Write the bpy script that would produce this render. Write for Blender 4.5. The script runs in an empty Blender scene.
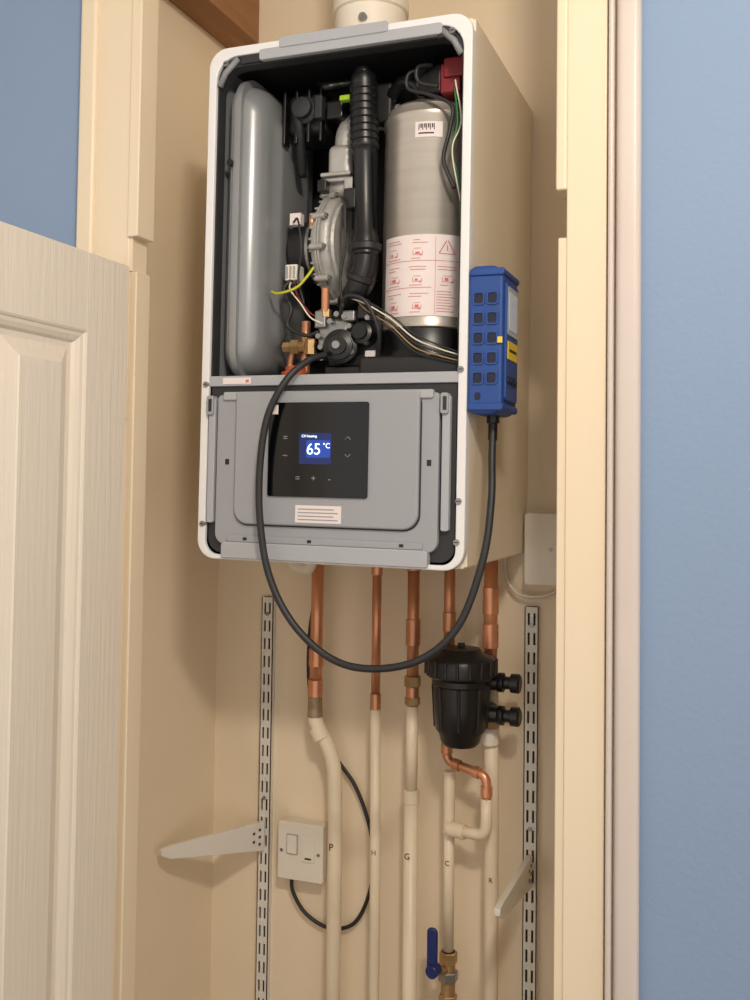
import bpy, bmesh, math, random
from mathutils import Vector, Matrix
random.seed(3)
scene = bpy.context.scene
COL = scene.collection
try:
    scene.view_settings.view_transform = 'Standard'
except Exception:
    pass

# ------------------------------------------------------------------ materials
def srgb(r, g, b):
    def f(c):
        c /= 255.0
        return c/12.92 if c <= 0.04045 else ((c+0.055)/1.055)**2.4
    return (f(r), f(g), f(b), 1.0)

def mat(name, rgb, rough=0.5, metal=0.0, var=0.06, scale=6.0, bump=0.0, bscale=60.0,
        stretch=(1, 1, 1), emit=None, estr=0.0, coat=0.0):
    m = bpy.data.materials.new(name)
    m.use_nodes = True
    nt = m.node_tree
    b = nt.nodes['Principled BSDF']
    c = srgb(*rgb)
    b.inputs['Roughness'].default_value = rough
    b.inputs['Metallic'].default_value = metal
    if coat:
        b.inputs['Coat Weight'].default_value = coat
    tc = nt.nodes.new('ShaderNodeTexCoord')
    mp = nt.nodes.new('ShaderNodeMapping')
    mp.inputs['Scale'].default_value = stretch
    nt.links.new(tc.outputs['Object'], mp.inputs['Vector'])
    n = nt.nodes.new('ShaderNodeTexNoise')
    n.inputs['Scale'].default_value = scale
    n.inputs['Detail'].default_value = 5
    nt.links.new(mp.outputs['Vector'], n.inputs['Vector'])
    r = nt.nodes.new('ShaderNodeValToRGB')
    r.color_ramp.elements[0].position = 0.3
    r.color_ramp.elements[1].position = 0.7
    r.color_ramp.elements[0].color = (c[0]*(1-var), c[1]*(1-var), c[2]*(1-var*1.15), 1)
    r.color_ramp.elements[1].color = (min(1, c[0]*(1+var)), min(1, c[1]*(1+var)), min(1, c[2]*(1+var)), 1)
    nt.links.new(n.outputs['Fac'], r.inputs['Fac'])
    nt.links.new(r.outputs['Color'], b.inputs['Base Color'])
    if bump:
        n2 = nt.nodes.new('ShaderNodeTexNoise')
        n2.inputs['Scale'].default_value = bscale
        n2.inputs['Detail'].default_value = 4
        nt.links.new(mp.outputs['Vector'], n2.inputs['Vector'])
        bp = nt.nodes.new('ShaderNodeBump')
        bp.inputs['Strength'].default_value = bump
        bp.inputs['Distance'].default_value = 0.004
        nt.links.new(n2.outputs['Fac'], bp.inputs['Height'])
        nt.links.new(bp.outputs['Normal'], b.inputs['Normal'])
    if emit:
        b.inputs['Emission Color'].default_value = srgb(*emit)
        b.inputs['Emission Strength'].default_value = estr
    return m

M = {}
M['wall_in'] = mat('cream_wall_paint', (232, 215, 188), 0.52, var=0.045, scale=2.5, bump=0.2, bscale=14)
M['blue'] = mat('blue_wall_paint', (130, 152, 182), 0.7, var=0.02, scale=3, bump=0.12, bscale=120)
M['ceil'] = mat('ceiling_paint', (225, 222, 215), 0.8)
M['floor'] = mat('floor_carpet', (120, 105, 90), 0.9, var=0.2, scale=60, bump=0.5, bscale=200)
M['trim'] = mat('cream_gloss_trim', (228, 211, 184), 0.36, var=0.025, scale=5, bump=0.14, bscale=25, stretch=(1, 1, 0.15))
M['trim2'] = mat('offwhite_gloss_trim', (204, 192, 184), 0.4, var=0.03, scale=5)
M['door'] = mat('door_white_grain', (226, 215, 200), 0.40, var=0.012, scale=8, bump=0.26, bscale=150, stretch=(1, 1, 0.05))
M['beam'] = mat('bare_timber', (150, 108, 72), 0.7, var=0.25, scale=25, stretch=(1, 0.1, 1), bump=0.3, bscale=60)
M['case'] = mat('boiler_case_warm_lit', (230, 217, 194), 0.35, var=0.01)  # white case; the warm light on it is put into this cream
M['frame'] = mat('boiler_frame_white', (226, 225, 225), 0.35, var=0.015)
M['panel'] = mat('panel_grey_plastic', (152, 154, 159), 0.5, var=0.02)
M['panel2'] = mat('panel_light_grey', (166, 168, 173), 0.45, var=0.02)
M['pgap'] = mat('panel_gap_dark', (40, 41, 44), 0.6)
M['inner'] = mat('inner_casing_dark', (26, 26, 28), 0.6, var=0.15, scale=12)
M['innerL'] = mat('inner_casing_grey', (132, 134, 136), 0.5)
M['blackgloss'] = mat('black_glass', (6, 7, 10), 0.12, var=0.0)
M['black'] = mat('black_plastic', (17, 17, 19), 0.36, var=0.1)
M['black2'] = mat('black_plastic_matt', (28, 28, 30), 0.5, var=0.1)
M['rubber'] = mat('black_rubber_hose', (34, 34, 36), 0.5, var=0.1, bump=0.1)
M['vessel'] = mat('vessel_grey_paint', (146, 148, 150), 0.3, metal=0.3, var=0.05, scale=8)
M['steel'] = mat('brushed_steel', (190, 182, 172), 0.36, metal=0.6, var=0.05, scale=3, stretch=(1, 1, 30))
M['alu'] = mat('cast_aluminium', (176, 174, 170), 0.5, metal=0.45, var=0.14, scale=24, bump=0.4, bscale=90)
M['copper'] = mat('copper', (214, 152, 118), 0.36, metal=0.7, var=0.25, scale=14, stretch=(1, 1, 0.5))
M['brass'] = mat('tarnished_brass', (176, 146, 104), 0.42, metal=0.7, var=0.2, scale=40)
M['solder'] = mat('dull_solder', (158, 138, 112), 0.5, metal=0.4, var=0.3, scale=50)
M['pipe'] = mat('painted_pipe_cream', (230, 215, 190), 0.38, var=0.06, scale=9, bump=0.2, bscale=40)
M['white'] = mat('white_plastic', (228, 220, 206), 0.4, var=0.01)
M['label'] = mat('label_white', (228, 216, 214), 0.55, var=0.02)
M['red'] = mat('label_red_print', (202, 112, 108), 0.6)
M['redp'] = mat('red_plastic', (130, 30, 38), 0.45)
M['orange'] = mat('orange_plastic', (180, 84, 44), 0.45)
M['green'] = mat('yellow_green_plastic', (150, 190, 40), 0.5)
M['wyel'] = mat('earth_wire', (190, 190, 50), 0.5)
M['wgreen'] = mat('green_wire', (40, 120, 60), 0.5)
M['wwhite'] = mat('white_wire', (220, 212, 194), 0.5)
M['blueboot'] = mat('blue_rubber_boot', (28, 68, 138), 0.5, var=0.08, scale=20)
M['bluedark'] = mat('blue_boot_recess', (10, 20, 48), 0.6)
M['bluehandle'] = mat('blue_handle', (20, 38, 100), 0.35)
M['metergrey'] = mat('meter_face_grey', (170, 180, 190), 0.35)
M['meterscreen'] = mat('meter_screen', (190, 200, 212), 0.2, emit=(150, 170, 200), estr=0.15)
M['yellow'] = mat('yellow_label', (226, 196, 60), 0.5)
M['strip'] = mat('strip_white_metal', (220, 215, 205), 0.4, var=0.03)
M['slot'] = mat('slot_painted_shade', (78, 72, 64), 0.8)  # shade inside slots and holes, painted as a dark colour
M['screen'] = mat('lcd_blue', (12, 18, 44), 0.25, emit=(18, 44, 120), estr=0.55, var=0)
M['screen2'] = mat('lcd_blue_glow', (20, 44, 110), 0.25, emit=(36, 80, 190), estr=0.6, var=0)
M['lcdtext'] = mat('lcd_text', (220, 240, 255), 0.4, emit=(215, 238, 255), estr=1.2, var=0)
M['icon'] = mat('touch_icons', (130, 136, 148), 0.4, var=0)
M['ink'] = mat('ink', (58, 50, 46), 0.7, var=0)
M['zinc'] = mat('zinc_screw', (150, 150, 150), 0.35, metal=0.8)
M['lamp'] = mat('lamp_diffuser', (255, 240, 220), 0.5, emit=(255, 236, 210), estr=2.0)

# ------------------------------------------------------------------ helpers
def new_obj(name, verts, faces, m, smooth=False):
    me = bpy.data.meshes.new(name)
    me.from_pydata([tuple(v) for v in verts], [], faces)
    me.update()
    bm = bmesh.new(); bm.from_mesh(me)
    bmesh.ops.recalc_face_normals(bm, faces=bm.faces)
    bm.to_mesh(me); bm.free()
    if smooth:
        for p in me.polygons: p.use_smooth = True
    ob = bpy.data.objects.new(name, me)
    COL.objects.link(ob)
    me.materials.append(M[m])
    return ob

def bev(ob, w, seg=3, ang=35):
    md = ob.modifiers.new('bevel', 'BEVEL')
    md.width = w; md.segments = seg; md.limit_method = 'ANGLE'; md.angle_limit = math.radians(ang)
    for p in ob.data.polygons: p.use_smooth = True
    wn = ob.modifiers.new('wn', 'WEIGHTED_NORMAL'); wn.keep_sharp = True
    return ob

def box(name, x0, x1, y0, y1, z0, z1, m, b=0.0, seg=3):
    v = [(x, y, z) for x in (x0, x1) for y in (y0, y1) for z in (z0, z1)]
    f = [(0, 1, 3, 2), (4, 6, 7, 5), (0, 4, 5, 1), (2, 3, 7, 6), (0, 2, 6, 4), (1, 5, 7, 3)]
    ob = new_obj(name, v, f, m)
    if b: bev(ob, b, seg)
    return ob

def boxes(name, lst, m):
    V = []; F = []
    for (x0, x1, y0, y1, z0, z1) in lst:
        o = len(V)
        V += [(x, y, z) for x in (x0, x1) for y in (y0, y1) for z in (z0, z1)]
        F += [tuple(i+o for i in q) for q in [(0, 1, 3, 2), (4, 6, 7, 5), (0, 4, 5, 1), (2, 3, 7, 6), (0, 2, 6, 4), (1, 5, 7, 3)]]
    return new_obj(name, V, F, m)

def axis_frame(d):
    d = Vector(d).normalized()
    a = Vector((0, 0, 1)) if abs(d.z) < 0.9 else Vector((1, 0, 0))
    u = d.cross(a).normalized(); v = d.cross(u).normalized()
    return d, u, v

def lathe(name, base, axis, prof, m, n=36, smooth=True):
    """prof: list of (radius, distance along axis)"""
    base = Vector(base); d, u, v = axis_frame(axis)
    V = []; F = []
    for (r, h) in prof:
        for i in range(n):
            a = 2*math.pi*i/n
            V.append(base + d*h + (u*math.cos(a)+v*math.sin(a))*max(r, 1e-5))
    k = len(prof)
    for j in range(k-1):
        for i in range(n):
            F.append((j*n+i, j*n+(i+1) % n, (j+1)*n+(i+1) % n, (j+1)*n+i))
    F.append(tuple(range(n))); F.append(tuple((k-1)*n+i for i in range(n)))
    ob = new_obj(name, V, F, m, smooth)
    if smooth:
        es = ob.modifiers.new('es', 'EDGE_SPLIT'); es.split_angle = math.radians(38)
    return ob

def cyl(name, p0, p1, r, m, r2=None, n=32):
    p0 = Vector(p0); p1 = Vector(p1); L = (p1-p0).length
    r2 = r if r2 is None else r2
    c = min(r, r2, L)*0.08
    return lathe(name, p0, p1-p0, [(r-c, 0), (r, c), (r2, L-c), (r2-c, L)], m, n)

def spline(pts, sub=10):
    P = [Vector(p) for p in pts]
    if len(P) < 3: return P
    P = [P[0]*2-P[1]] + P + [P[-1]*2-P[-2]]
    out = []
    for i in range(1, len(P)-2):
        a, b, c, d = P[i-1:i+3]
        for k in range(sub):
            t = k/sub
            out.append(0.5*((2*b)+(c-a)*t+(2*a-5*b+4*c-d)*t*t+(3*b-a-3*c+d)*t**3))
    out.append(P[-2])
    return out

def fillet(pts, r, n=6):
    P = [Vector(p) for p in pts]; out = [P[0]]
    for i in range(1, len(P)-1):
        a = (P[i-1]-P[i]); c = (P[i+1]-P[i])
        rr = min(r, a.length*0.49, c.length*0.49)
        s = P[i]+a.normalized()*rr; e = P[i]+c.normalized()*rr
        for k in range(n+1):
            t = k/n
            out.append((1-t)**2*s+2*t*(1-t)*P[i]+t*t*e)
    out.append(P[-1]); return out

def tube(name, pts, r, m, n=16, smooth_path=True, sub=10, rr=None):
    P = spline(pts, sub) if smooth_path else [Vector(p) for p in pts]
    V = []; F = []
    d, u, v = axis_frame(P[1]-P[0])
    for i, p in enumerate(P):
        t = (P[min(i+1, len(P)-1)]-P[max(i-1, 0)])
        if t.length < 1e-9: t = d
        t = t.normalized()
        u = (u - t*u.dot(t)).normalized(); v = t.cross(u)
        rad = rr(i/(len(P)-1)) if rr else r
        for k in range(n):
            a = 2*math.pi*k/n
            V.append(p+(u*math.cos(a)+v*math.sin(a))*rad)
    for j in range(len(P)-1):
        for k in range(n):
            F.append((j*n+k, j*n+(k+1) % n, (j+1)*n+(k+1) % n, (j+1)*n+k))
    F.append(tuple(range(n))); F.append(tuple((len(P)-1)*n+k for k in range(n)))
    ob = new_obj(name, V, F, m, True)
    return ob

def rr_loop(a0, a1, b0, b1, rad, n=8):
    if not isinstance(rad, (tuple, list)): rad = (rad,)*4
    pts = []
    for (ca, cb, s, r) in ((a0, b0, math.pi, rad[0]), (a1, b0, 1.5*math.pi, rad[1]), (a1, b1, 0, rad[2]), (a0, b1, 0.5*math.pi, rad[3])):
        cx = ca+r if ca == a0 else ca-r
        cz = cb+r if cb == b0 else cb-r
        for k in range(n+1):
            t = s+0.5*math.pi*k/n
            pts.append((cx+r*math.cos(t), cz+r*math.sin(t)))
    return pts

def place(ax, a, b, c):
    return (a, c, b) if ax == 'Y' else ((c, a, b) if ax == 'X' else (a, b, c))

def rplate(name, a0, a1, b0, b1, c0, c1, rad, m, ax='Y', b=0.0, n=8):
    L = rr_loop(a0, a1, b0, b1, rad, n); k = len(L)
    V = [place(ax, p[0], p[1], c0) for p in L]+[place(ax, p[0], p[1], c1) for p in L]
    F = [tuple(range(k)), tuple(range(k, 2*k))]+[(i, (i+1) % k, k+(i+1) % k, k+i) for i in range(k)]
    ob = new_obj(name, V, F, m)
    if b: bev(ob, b, 2, 50)
    return ob

def rring(name, o, i_, ro, ri, c0, c1, m, ax='Y', b=0.0, n=8):
    A = rr_loop(*o, ro, n); B = rr_loop(*i_, ri, n); k = len(A)
    V = [place(ax, p[0], p[1], c0) for p in A]+[place(ax, p[0], p[1], c0) for p in B]
    V += [place(ax, p[0], p[1], c1) for p in A]+[place(ax, p[0], p[1], c1) for p in B]
    F = []
    for i in range(k):
        j = (i+1) % k
        F += [(i, j, k+j, k+i), (2*k+i, 2*k+j, 3*k+j, 3*k+i), (i, j, 2*k+j, 2*k+i), (k+i, k+j, 3*k+j, 3*k+i)]
    ob = new_obj(name, V, F, m)
    if b: bev(ob, b, 2, 50)
    return ob

def pillow(name, a0, a1, b0, b1, layers, m, ax='X', cap0=True, n=10, smooth=True):
    """stack of rounded loops; layers: (depth, inset, radius)"""
    V = []; F = []; k = 0
    for (c, ins, r) in layers:
        L = rr_loop(a0+ins, a1-ins, b0+ins, b1-ins, r, n); k = len(L)
        V += [place(ax, p[0], p[1], c) for p in L]
    for j in range(len(layers)-1):
        for i in range(k):
            q = (i+1) % k
            F.append((j*k+i, j*k+q, (j+1)*k+q, (j+1)*k+i))
    if cap0: F.append(tuple(range(k)))
    F.append(tuple((len(layers)-1)*k+i for i in range(k)))
    ob = new_obj(name, V, F, m, smooth)
    if smooth:
        es = ob.modifiers.new('es', 'EDGE_SPLIT'); es.split_angle = math.radians(50)
    return ob

def cpatch(name, cx, cy, R, a0, a1, z0, z1, m, n=18):
    """patch hugging a vertical cylinder; angle 0 = towards -Y, + = towards +X (deg)"""
    V = []; F = []
    for i in range(n+1):
        a = math.radians(a0+(a1-a0)*i/n)
        for z in (z0, z1):
            V.append((cx+R*math.sin(a), cy-R*math.cos(a), z))
    for i in range(n):
        F.append((2*i, 2*i+2, 2*i+3, 2*i+1))
    me = bpy.data.meshes.new(name); me.from_pydata(V, [], F); me.update()
    for p in me.polygons: p.use_smooth = True
    ob = bpy.data.objects.new(name, me); COL.objects.link(ob); me.materials.append(M[m])
    return ob

def text(name, s, x, y, z, size, m, rot=(math.pi/2, 0, 0), ext=0.0002, align='CENTER'):
    cu = bpy.data.curves.new(name, 'FONT'); cu.body = s; cu.size = size; cu.extrude = ext
    cu.align_x = align; cu.align_y = 'CENTER'
    cu.materials.append(M[m])
    ob = bpy.data.objects.new(name, cu); COL.objects.link(ob)
    ob.location = (x, y, z); ob.rotation_euler = rot
    return ob

def group(name, parts):
    e = bpy.data.objects.new(name, None); e.empty_display_size = 0.05
    COL.objects.link(e)
    bpy.context.view_layer.update()
    pts = []
    for p in parts:
        for c in p.bound_box: pts.append(p.matrix_world @ Vector(c))
    lo = Vector([min(q[i] for q in pts) for i in range(3)]); hi = Vector([max(q[i] for q in pts) for i in range(3)])
    loc = Vector(((lo.x+hi.x)/2, (lo.y+hi.y)/2, lo.z))
    e.location = loc
    for p in parts:
        p.parent = e
        p.matrix_parent_inverse = Matrix.Translation(-loc)
    return e

# the boiler hangs very slightly out of plumb on its bracket
PIV = Matrix.Translation((0, 0, 1.448))
TILT = PIV @ Matrix.Rotation(math.radians(0.42), 4, 'Y') @ PIV.inverted()
def hang(e):
    e.matrix_world = TILT @ Matrix.Translation(e.location)

# ------------------------------------------------------------------ room shell
YB = 0.38      # back wall of cupboard
box('floor', -1.7, 1.9, -2.6, 0.48, -0.05, 0.0, 'floor')
box('ceiling', -1.7, 1.9, -2.6, 0.48, 2.62, 2.67, 'ceil')
box('wall_back', -0.435, 0.47, YB, YB+0.1, 0.0, 2.62, 'wall_in')
box('wall_left', -0.435, -0.385, 0.03, YB, 0.0, 2.62, 'wall_in')
box('wall_right', 0.42, 0.47, 0.03, YB, 0.0, 2.62, 'wall_in')
box('wall_front_left', -1.7, -0.385, -0.026, 0.03, 0.0, 2.62, 'blue')
box('wall_front_right', 0.415, 1.9, -0.026, 0.03, 0.0, 2.62, 'blue')

ZT = 2.60
tl = [box('face', -0.372, -0.305, -0.04, 0.006, 0, ZT, 'trim', 0.002),
      box('architrave', -0.396, -0.366, -0.048, -0.026, 0, ZT, 'trim', 0.006),
      box('stop_lower', -0.306, -0.293, -0.036, 0.0, 0, 1.868, 'trim', 0.002),
      box('stop_upper', -0.306, -0.288, -0.044, 0.0, 1.918, ZT, 'trim', 0.002),
      box('cut_block', -0.306, -0.30, -0.038, 0.0, 1.868, 1.935, 'trim', 0.001)]
group('trim_1', tl)
tr = [box('face', 0.338, 0.387, -0.040, 0.010, 0, ZT, 'trim', 0.002),
      box('stop_lower', 0.327, 0.339, -0.037, 0.0, 0, 1.870, 'trim', 0.002),
      box('stop_upper', 0.325, 0.339, -0.045, 0.0, 1.928, ZT, 'trim', 0.003),
      box('bead', 0.3895, 0.3965, -0.048, -0.026, 0, ZT, 'trim2', 0.003),
      box('architrave', 0.398, 0.428, -0.044, -0.026, 0, ZT, 'trim2', 0.008)]
group('trim_2', tr)

beam = box('timber_beam', -0.384, -0.318, 0.04, YB-0.001, 2.383, 2.47, 'beam', 0.002)

# ------------------------------------------------------------------ panelled door (open at 90 degrees)
DX0, DX1 = -0.332, -0.295
dy_h, dy_f = -0.052, -0.702
ztop = 1.872
colsY = [(-0.147-0.178, -0.147), (-0.147-0.178*2-0.08, -0.147-0.178-0.08)]
rowsZ = [(0.20, 0.70), (0.82, 1.763)]
dp = []
fr = []
fr.append((DX0, DX1, -0.147, dy_h, 0.01, ztop))
fr.append((DX0, DX1, dy_f, colsY[1][0], 0.01, ztop))
fr.append((DX0, DX1, colsY[1][1], colsY[0][0], 0.2, 1.763))
for a, b_ in ((0.01, 0.20), (0.70, 0.82), (1.763, ztop)):
    fr.append((DX0, DX1, colsY[1][0], colsY[0][1], a, b_))
dp.append(box('core', DX0+0.015, DX1-0.015, dy_f+0.01, dy_h-0.01, 0.02, ztop-0.01, 'door'))
for i, q in enumerate(fr):
    dp.append(box('rail_%d' % i, *q, 'door', 0.0008, 1))
for ci, (ya, yb) in enumerate(colsY):
    for ri, (za, zb) in enumerate(rowsZ):
        for side, xo, sg in (('in', DX1, -1), ('out', DX0, 1)):
            L = [(xo-sg*0.0005, -0.001, 0.0006), (xo+sg*0.0012, 0.002, 0.0006), (xo+sg*0.0030, 0.003, 0.0006), (xo+sg*0.0040, 0.008, 0.0006), (xo+sg*0.0075, 0.014, 0.0006),
                 (xo+sg*0.0125, 0.017, 0.0006), (xo+sg*0.0130, 0.025, 0.0006), (xo+sg*0.0110, 0.029, 0.0006), (xo+sg*0.0035, 0.047, 0.0006), (xo+sg*0.0015, 0.049, 0.0006)]
            dp.append(pillow('panel_%s_%d%d' % (side, ci, ri), ya, yb, za, zb, L, 'door', 'X', False, 1, False))
for i, hz in enumerate((0.25, 1.65)):
    dp.append(box('hinge_%d' % i, -0.322, -0.300, -0.054, -0.041, hz, hz+0.075, 'trim', 0.001))
group('door_1', dp)

# ------------------------------------------------------------------ boiler
BX0, BX1, BZ0, BZ1, BD = -0.2005, 0.2005, 1.448, 2.194, 0.37
P = []
P.append(box('side_right', BX1-0.006, BX1, 0.010, BD, BZ0+0.004, BZ1-0.004, 'case', 0.002))
P.append(box('side_left', BX0, BX0+0.006, 0.010, BD, BZ0+0.004, BZ1-0.004, 'case', 0.002))
P.append(box('top', BX0+0.004, BX1-0.004, 0.010, BD, BZ1-0.010, BZ1-0.002, 'case', 0.002))
P.append(box('base', BX0+0.004, BX1-0.004, 0.010, BD, BZ0+0.002, BZ0+0.010, 'case', 0.002))
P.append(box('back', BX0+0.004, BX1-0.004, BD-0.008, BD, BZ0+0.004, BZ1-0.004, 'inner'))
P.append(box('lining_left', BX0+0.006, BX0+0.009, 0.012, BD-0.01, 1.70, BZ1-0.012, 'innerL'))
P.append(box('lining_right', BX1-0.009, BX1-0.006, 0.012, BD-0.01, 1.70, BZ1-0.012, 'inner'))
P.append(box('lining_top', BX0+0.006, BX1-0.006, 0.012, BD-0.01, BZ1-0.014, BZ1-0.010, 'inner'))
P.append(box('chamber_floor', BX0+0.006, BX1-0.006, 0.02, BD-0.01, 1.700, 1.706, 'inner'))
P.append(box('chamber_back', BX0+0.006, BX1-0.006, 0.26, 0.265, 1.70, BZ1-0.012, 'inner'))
P.append(rring('front_frame', (BX0, BX1, BZ0, BZ1), (BX0+0.0125, BX1-0.0125, BZ0+0.007, BZ1-0.014), (0.028,)*4, (0.02, 0.02, 0.034, 0.034), -0.006, 0.014, 'frame', b=0.002))
P.append(rring('inner_gasket', (BX0+0.011, BX1-0.011, BZ0+0.006, BZ1-0.013), (BX0+0.015, BX1-0.015, BZ0+0.010, BZ1-0.028), (0.02,)*4, (0.02, 0.02, 0.036, 0.036), 0.0, 0.02, 'pgap'))
P.append(rplate('top_lip', -0.118, 0.158, BZ1-0.026, BZ1-0.010, -0.008, 0.016, 0.004, 'panel2', b=0.0015))
P.append(rplate('top_lip_raised', -0.085, 0.080, BZ1-0.013, BZ1+0.003, -0.010, 0.012, 0.004, 'panel2', b=0.0015))
P.append(box('top_lip_end_l', -0.150, -0.112, -0.004, 0.01, BZ1-0.026, BZ1-0.012, 'pgap', 0.002))
P.append(box('top_lip_end_r', 0.150, 0.176, -0.004, 0.01, BZ1-0.030, BZ1-0.012, 'pgap', 0.002))
for sx, nm in ((-1, 'l'), (1, 'r')):
    xa = -0.184 if sx < 0 else 0.184
    P.append(tube('corner_strap_'+nm, [(xa, -0.002, BZ1-0.055), (xa-sx*0.010, -0.003, BZ1-0.036), (xa-sx*0.030, -0.003, BZ1-0.017)], 0.0045, 'innerL', 8, False))
# cross rail between chamber and control panel
P.append(rplate('cross_rail', BX0+0.010, BX1-0.010, 1.697, 1.712, -0.004, 0.016, 0.003, 'panel2', b=0.0015))
P.append(box('rail_tape_white', -0.165, -0.120, -0.0048, -0.0042, 1.700, 1.709, 'label'))
P.append(box('rail_tape_red', -0.128, -0.123, -0.0052, -0.0048, 1.702, 1.706, 'red'))
# control panel
P.append(rplate('panel_gap', BX0+0.012, BX1-0.012, BZ0+0.007, 1.698, 0.000, 0.030, (0.022, 0.022, 0.004, 0.004), 'pgap'))
P.append(rplate('panel_body', -0.171, 0.164, 1.470, 1.684, -0.008, 0.02, (0.016, 0.016, 0.006, 0.006), 'panel', b=0.002))
P.append(rplate('panel_raised', -0.138, 0.138, 1.500, 1.688, -0.015, -0.004, (0.022, 0.022, 0.004, 0.004), 'panel', b=0.003))
P.append(rring('panel_seam', (-0.1402, 0.1402, 1.4978, 1.690), (-0.1370, 0.1370, 1.5010, 1.688), (0.023,)*4, (0.021,)*4, -0.0086, -0.0078, 'pgap'))
P.append(rplate('panel_top_bar', -0.160, 0.156, 1.676, 1.688, -0.012, 0.0, 0.003, 'panel2', b=0.0015))
for s, x in (('l', -0.1795), ('r', 0.1735)):
    P.append(rplate('side_rail_'+s, x-0.0055, x+0.0055, 1.500, 1.680, -0.009, 0.01, 0.003, 'panel2', b=0.0015))
    P.append(rplate('side_clip_'+s, x-0.007, x+0.004, 1.655, 1.683, -0.014, 0.01, 0.003, 'panel', b=0.0015))
    P.append(box('clip_slot_'+s, x-0.003, x+0.002, -0.0148, -0.0135, 1.660, 1.678, 'pgap'))
P.append(rplate('bottom_bar', -0.158, 0.152, 1.4505, 1.474, -0.013, 0.012, (0.004, 0.004, 0.006, 0.006), 'panel2', b=0.002))
P.append(rplate('bottom_foot', -0.150, 0.144, 1.474, 1.484, -0.011, 0.0, 0.003, 'panel', b=0.0015))
for i, (x, z) in enumerate(((-0.153, 1.588), (0.151, 1.590))):
    P.append(box('square_hole_%d' % i, x-0.003, x+0.003, -0.0086, -0.0078, z-0.004, z+0.004, 'black'))
for i, (x, z) in enumerate(((-0.020, 1.479), (0.115, 1.479), (-0.120, 1.479))):
    P.append(box('small_slot_%d' % i, x-0.003, x+0.003, -0.0116, -0.0108, z-0.002, z+0.002, 'black'))
# display
P.append(rplate('display_bezel', -0.083, 0.067, 1.5405, 1.6715, -0.0185, -0.012, 0.003, 'blackgloss', b=0.001))
P.append(rplate('display_lcd', -0.0345, 0.0140, 1.5860, 1.6290, -0.0189, -0.0183, 0.001, 'screen'))
P.append(rplate('display_lcd_field', -0.024, 0.0125, 1.5950, 1.6190, -0.0190, -0.0188, 0.003, 'screen2'))
P.append(text('lcd_temp', '65', -0.0125, -0.0193, 1.606, 0.022, 'lcdtext'))
P.append(text('lcd_unit', '°C', 0.0068, -0.0193, 1.611, 0.010, 'lcdtext'))
P.append(text('lcd_title', 'CH heating', -0.0195, -0.0193, 1.6245, 0.0050, 'lcdtext'))
for i, (s, x, z) in enumerate((('=', -0.056, 1.622), ('~', -0.056, 1.598), ('=', -0.036, 1.566), ('+', -0.012, 1.566), ('-', 0.012, 1.566))):
    P.append(text('icon_%d' % i, s, x, -0.0189, z, 0.013, 'icon'))
def chev(nm, x, z, up):
    s = 1 if up else -1
    return tube(nm, [(x-0.004, -0.0187, z-0.002*s), (x, -0.0187, z+0.002*s), (x+0.004, -0.0187, z-0.002*s)], 0.0006, 'icon', 6, False)
P.append(chev('icon_up', 0.038, 1.622, True)); P.append(chev('icon_down', 0.038, 1.598, False))
P.append(box('rating_label', -0.040, 0.029, -0.0157, -0.0148, 1.505, 1.529, 'label'))
for i in range(4):
    P.append(box('rating_line_%d' % i, -0.036, 0.024-0.006*(i % 2), -0.0160, -0.0156, 1.5085+i*0.0048, 1.5102+i*0.0048, 'panel'))
P.append(box('info_sticker', -0.080, -0.068, -0.0193, -0.0185, 1.655, 1.668, 'label'))
for i, (x, z) in enumerate(((-0.192, 1.700), (0.192, 1.714), (-0.192, 1.498), (0.190, 1.486), (-0.172, 2.170), (0.172, 2.170), (0.192, 1.54))):
    P.append(cyl('frame_screw_%d' % i, (x, -0.0085, z), (x, -0.004, z), 0.0042, 'zinc', n=16))
    P.append(box('screw_slot_%d' % i, x-0.003, x+0.003, -0.0089, -0.0083, z-0.0006, z+0.0006, 'black'))

# --- expansion vessel (flat pillow standing in the left of the chamber)
vz0, vz1 = 1.712, 2.162
P.append(pillow('expansion_vessel_back', 0.022, 0.235, vz0+0.002, vz1-0.002, [(-0.190, 0.03, 0.02), (-0.186, 0.012, 0.035), (-0.176, 0.0, 0.045), (-0.166, 0.0, 0.045)], 'vessel'))
P.append(pillow('expansion_vessel_rim', 0.014, 0.240, vz0-0.005, vz1+0.005, [(-0.168, 0.0, 0.05), (-0.162, -0.001, 0.051), (-0.157, 0.0, 0.05)], 'vessel'))
P.append(pillow('expansion_vessel', 0.020, 0.235, vz0+0.002, vz1-0.002, [(-0.158, 0.002, 0.046), (-0.148, 0.004, 0.046), (-0.138, 0.010, 0.044), (-0.131, 0.020, 0.040), (-0.127, 0.034, 0.032), (-0.1265, 0.05, 0.022), (-0.121, 0.056, 0.018), (-0.120, 0.066, 0.012)], 'vessel'))
P.append(cyl('vessel_plug', (-0.172, 0.020, 2.03), (-0.172, 0.010, 2.03), 0.005, 'black', n=16))
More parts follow.
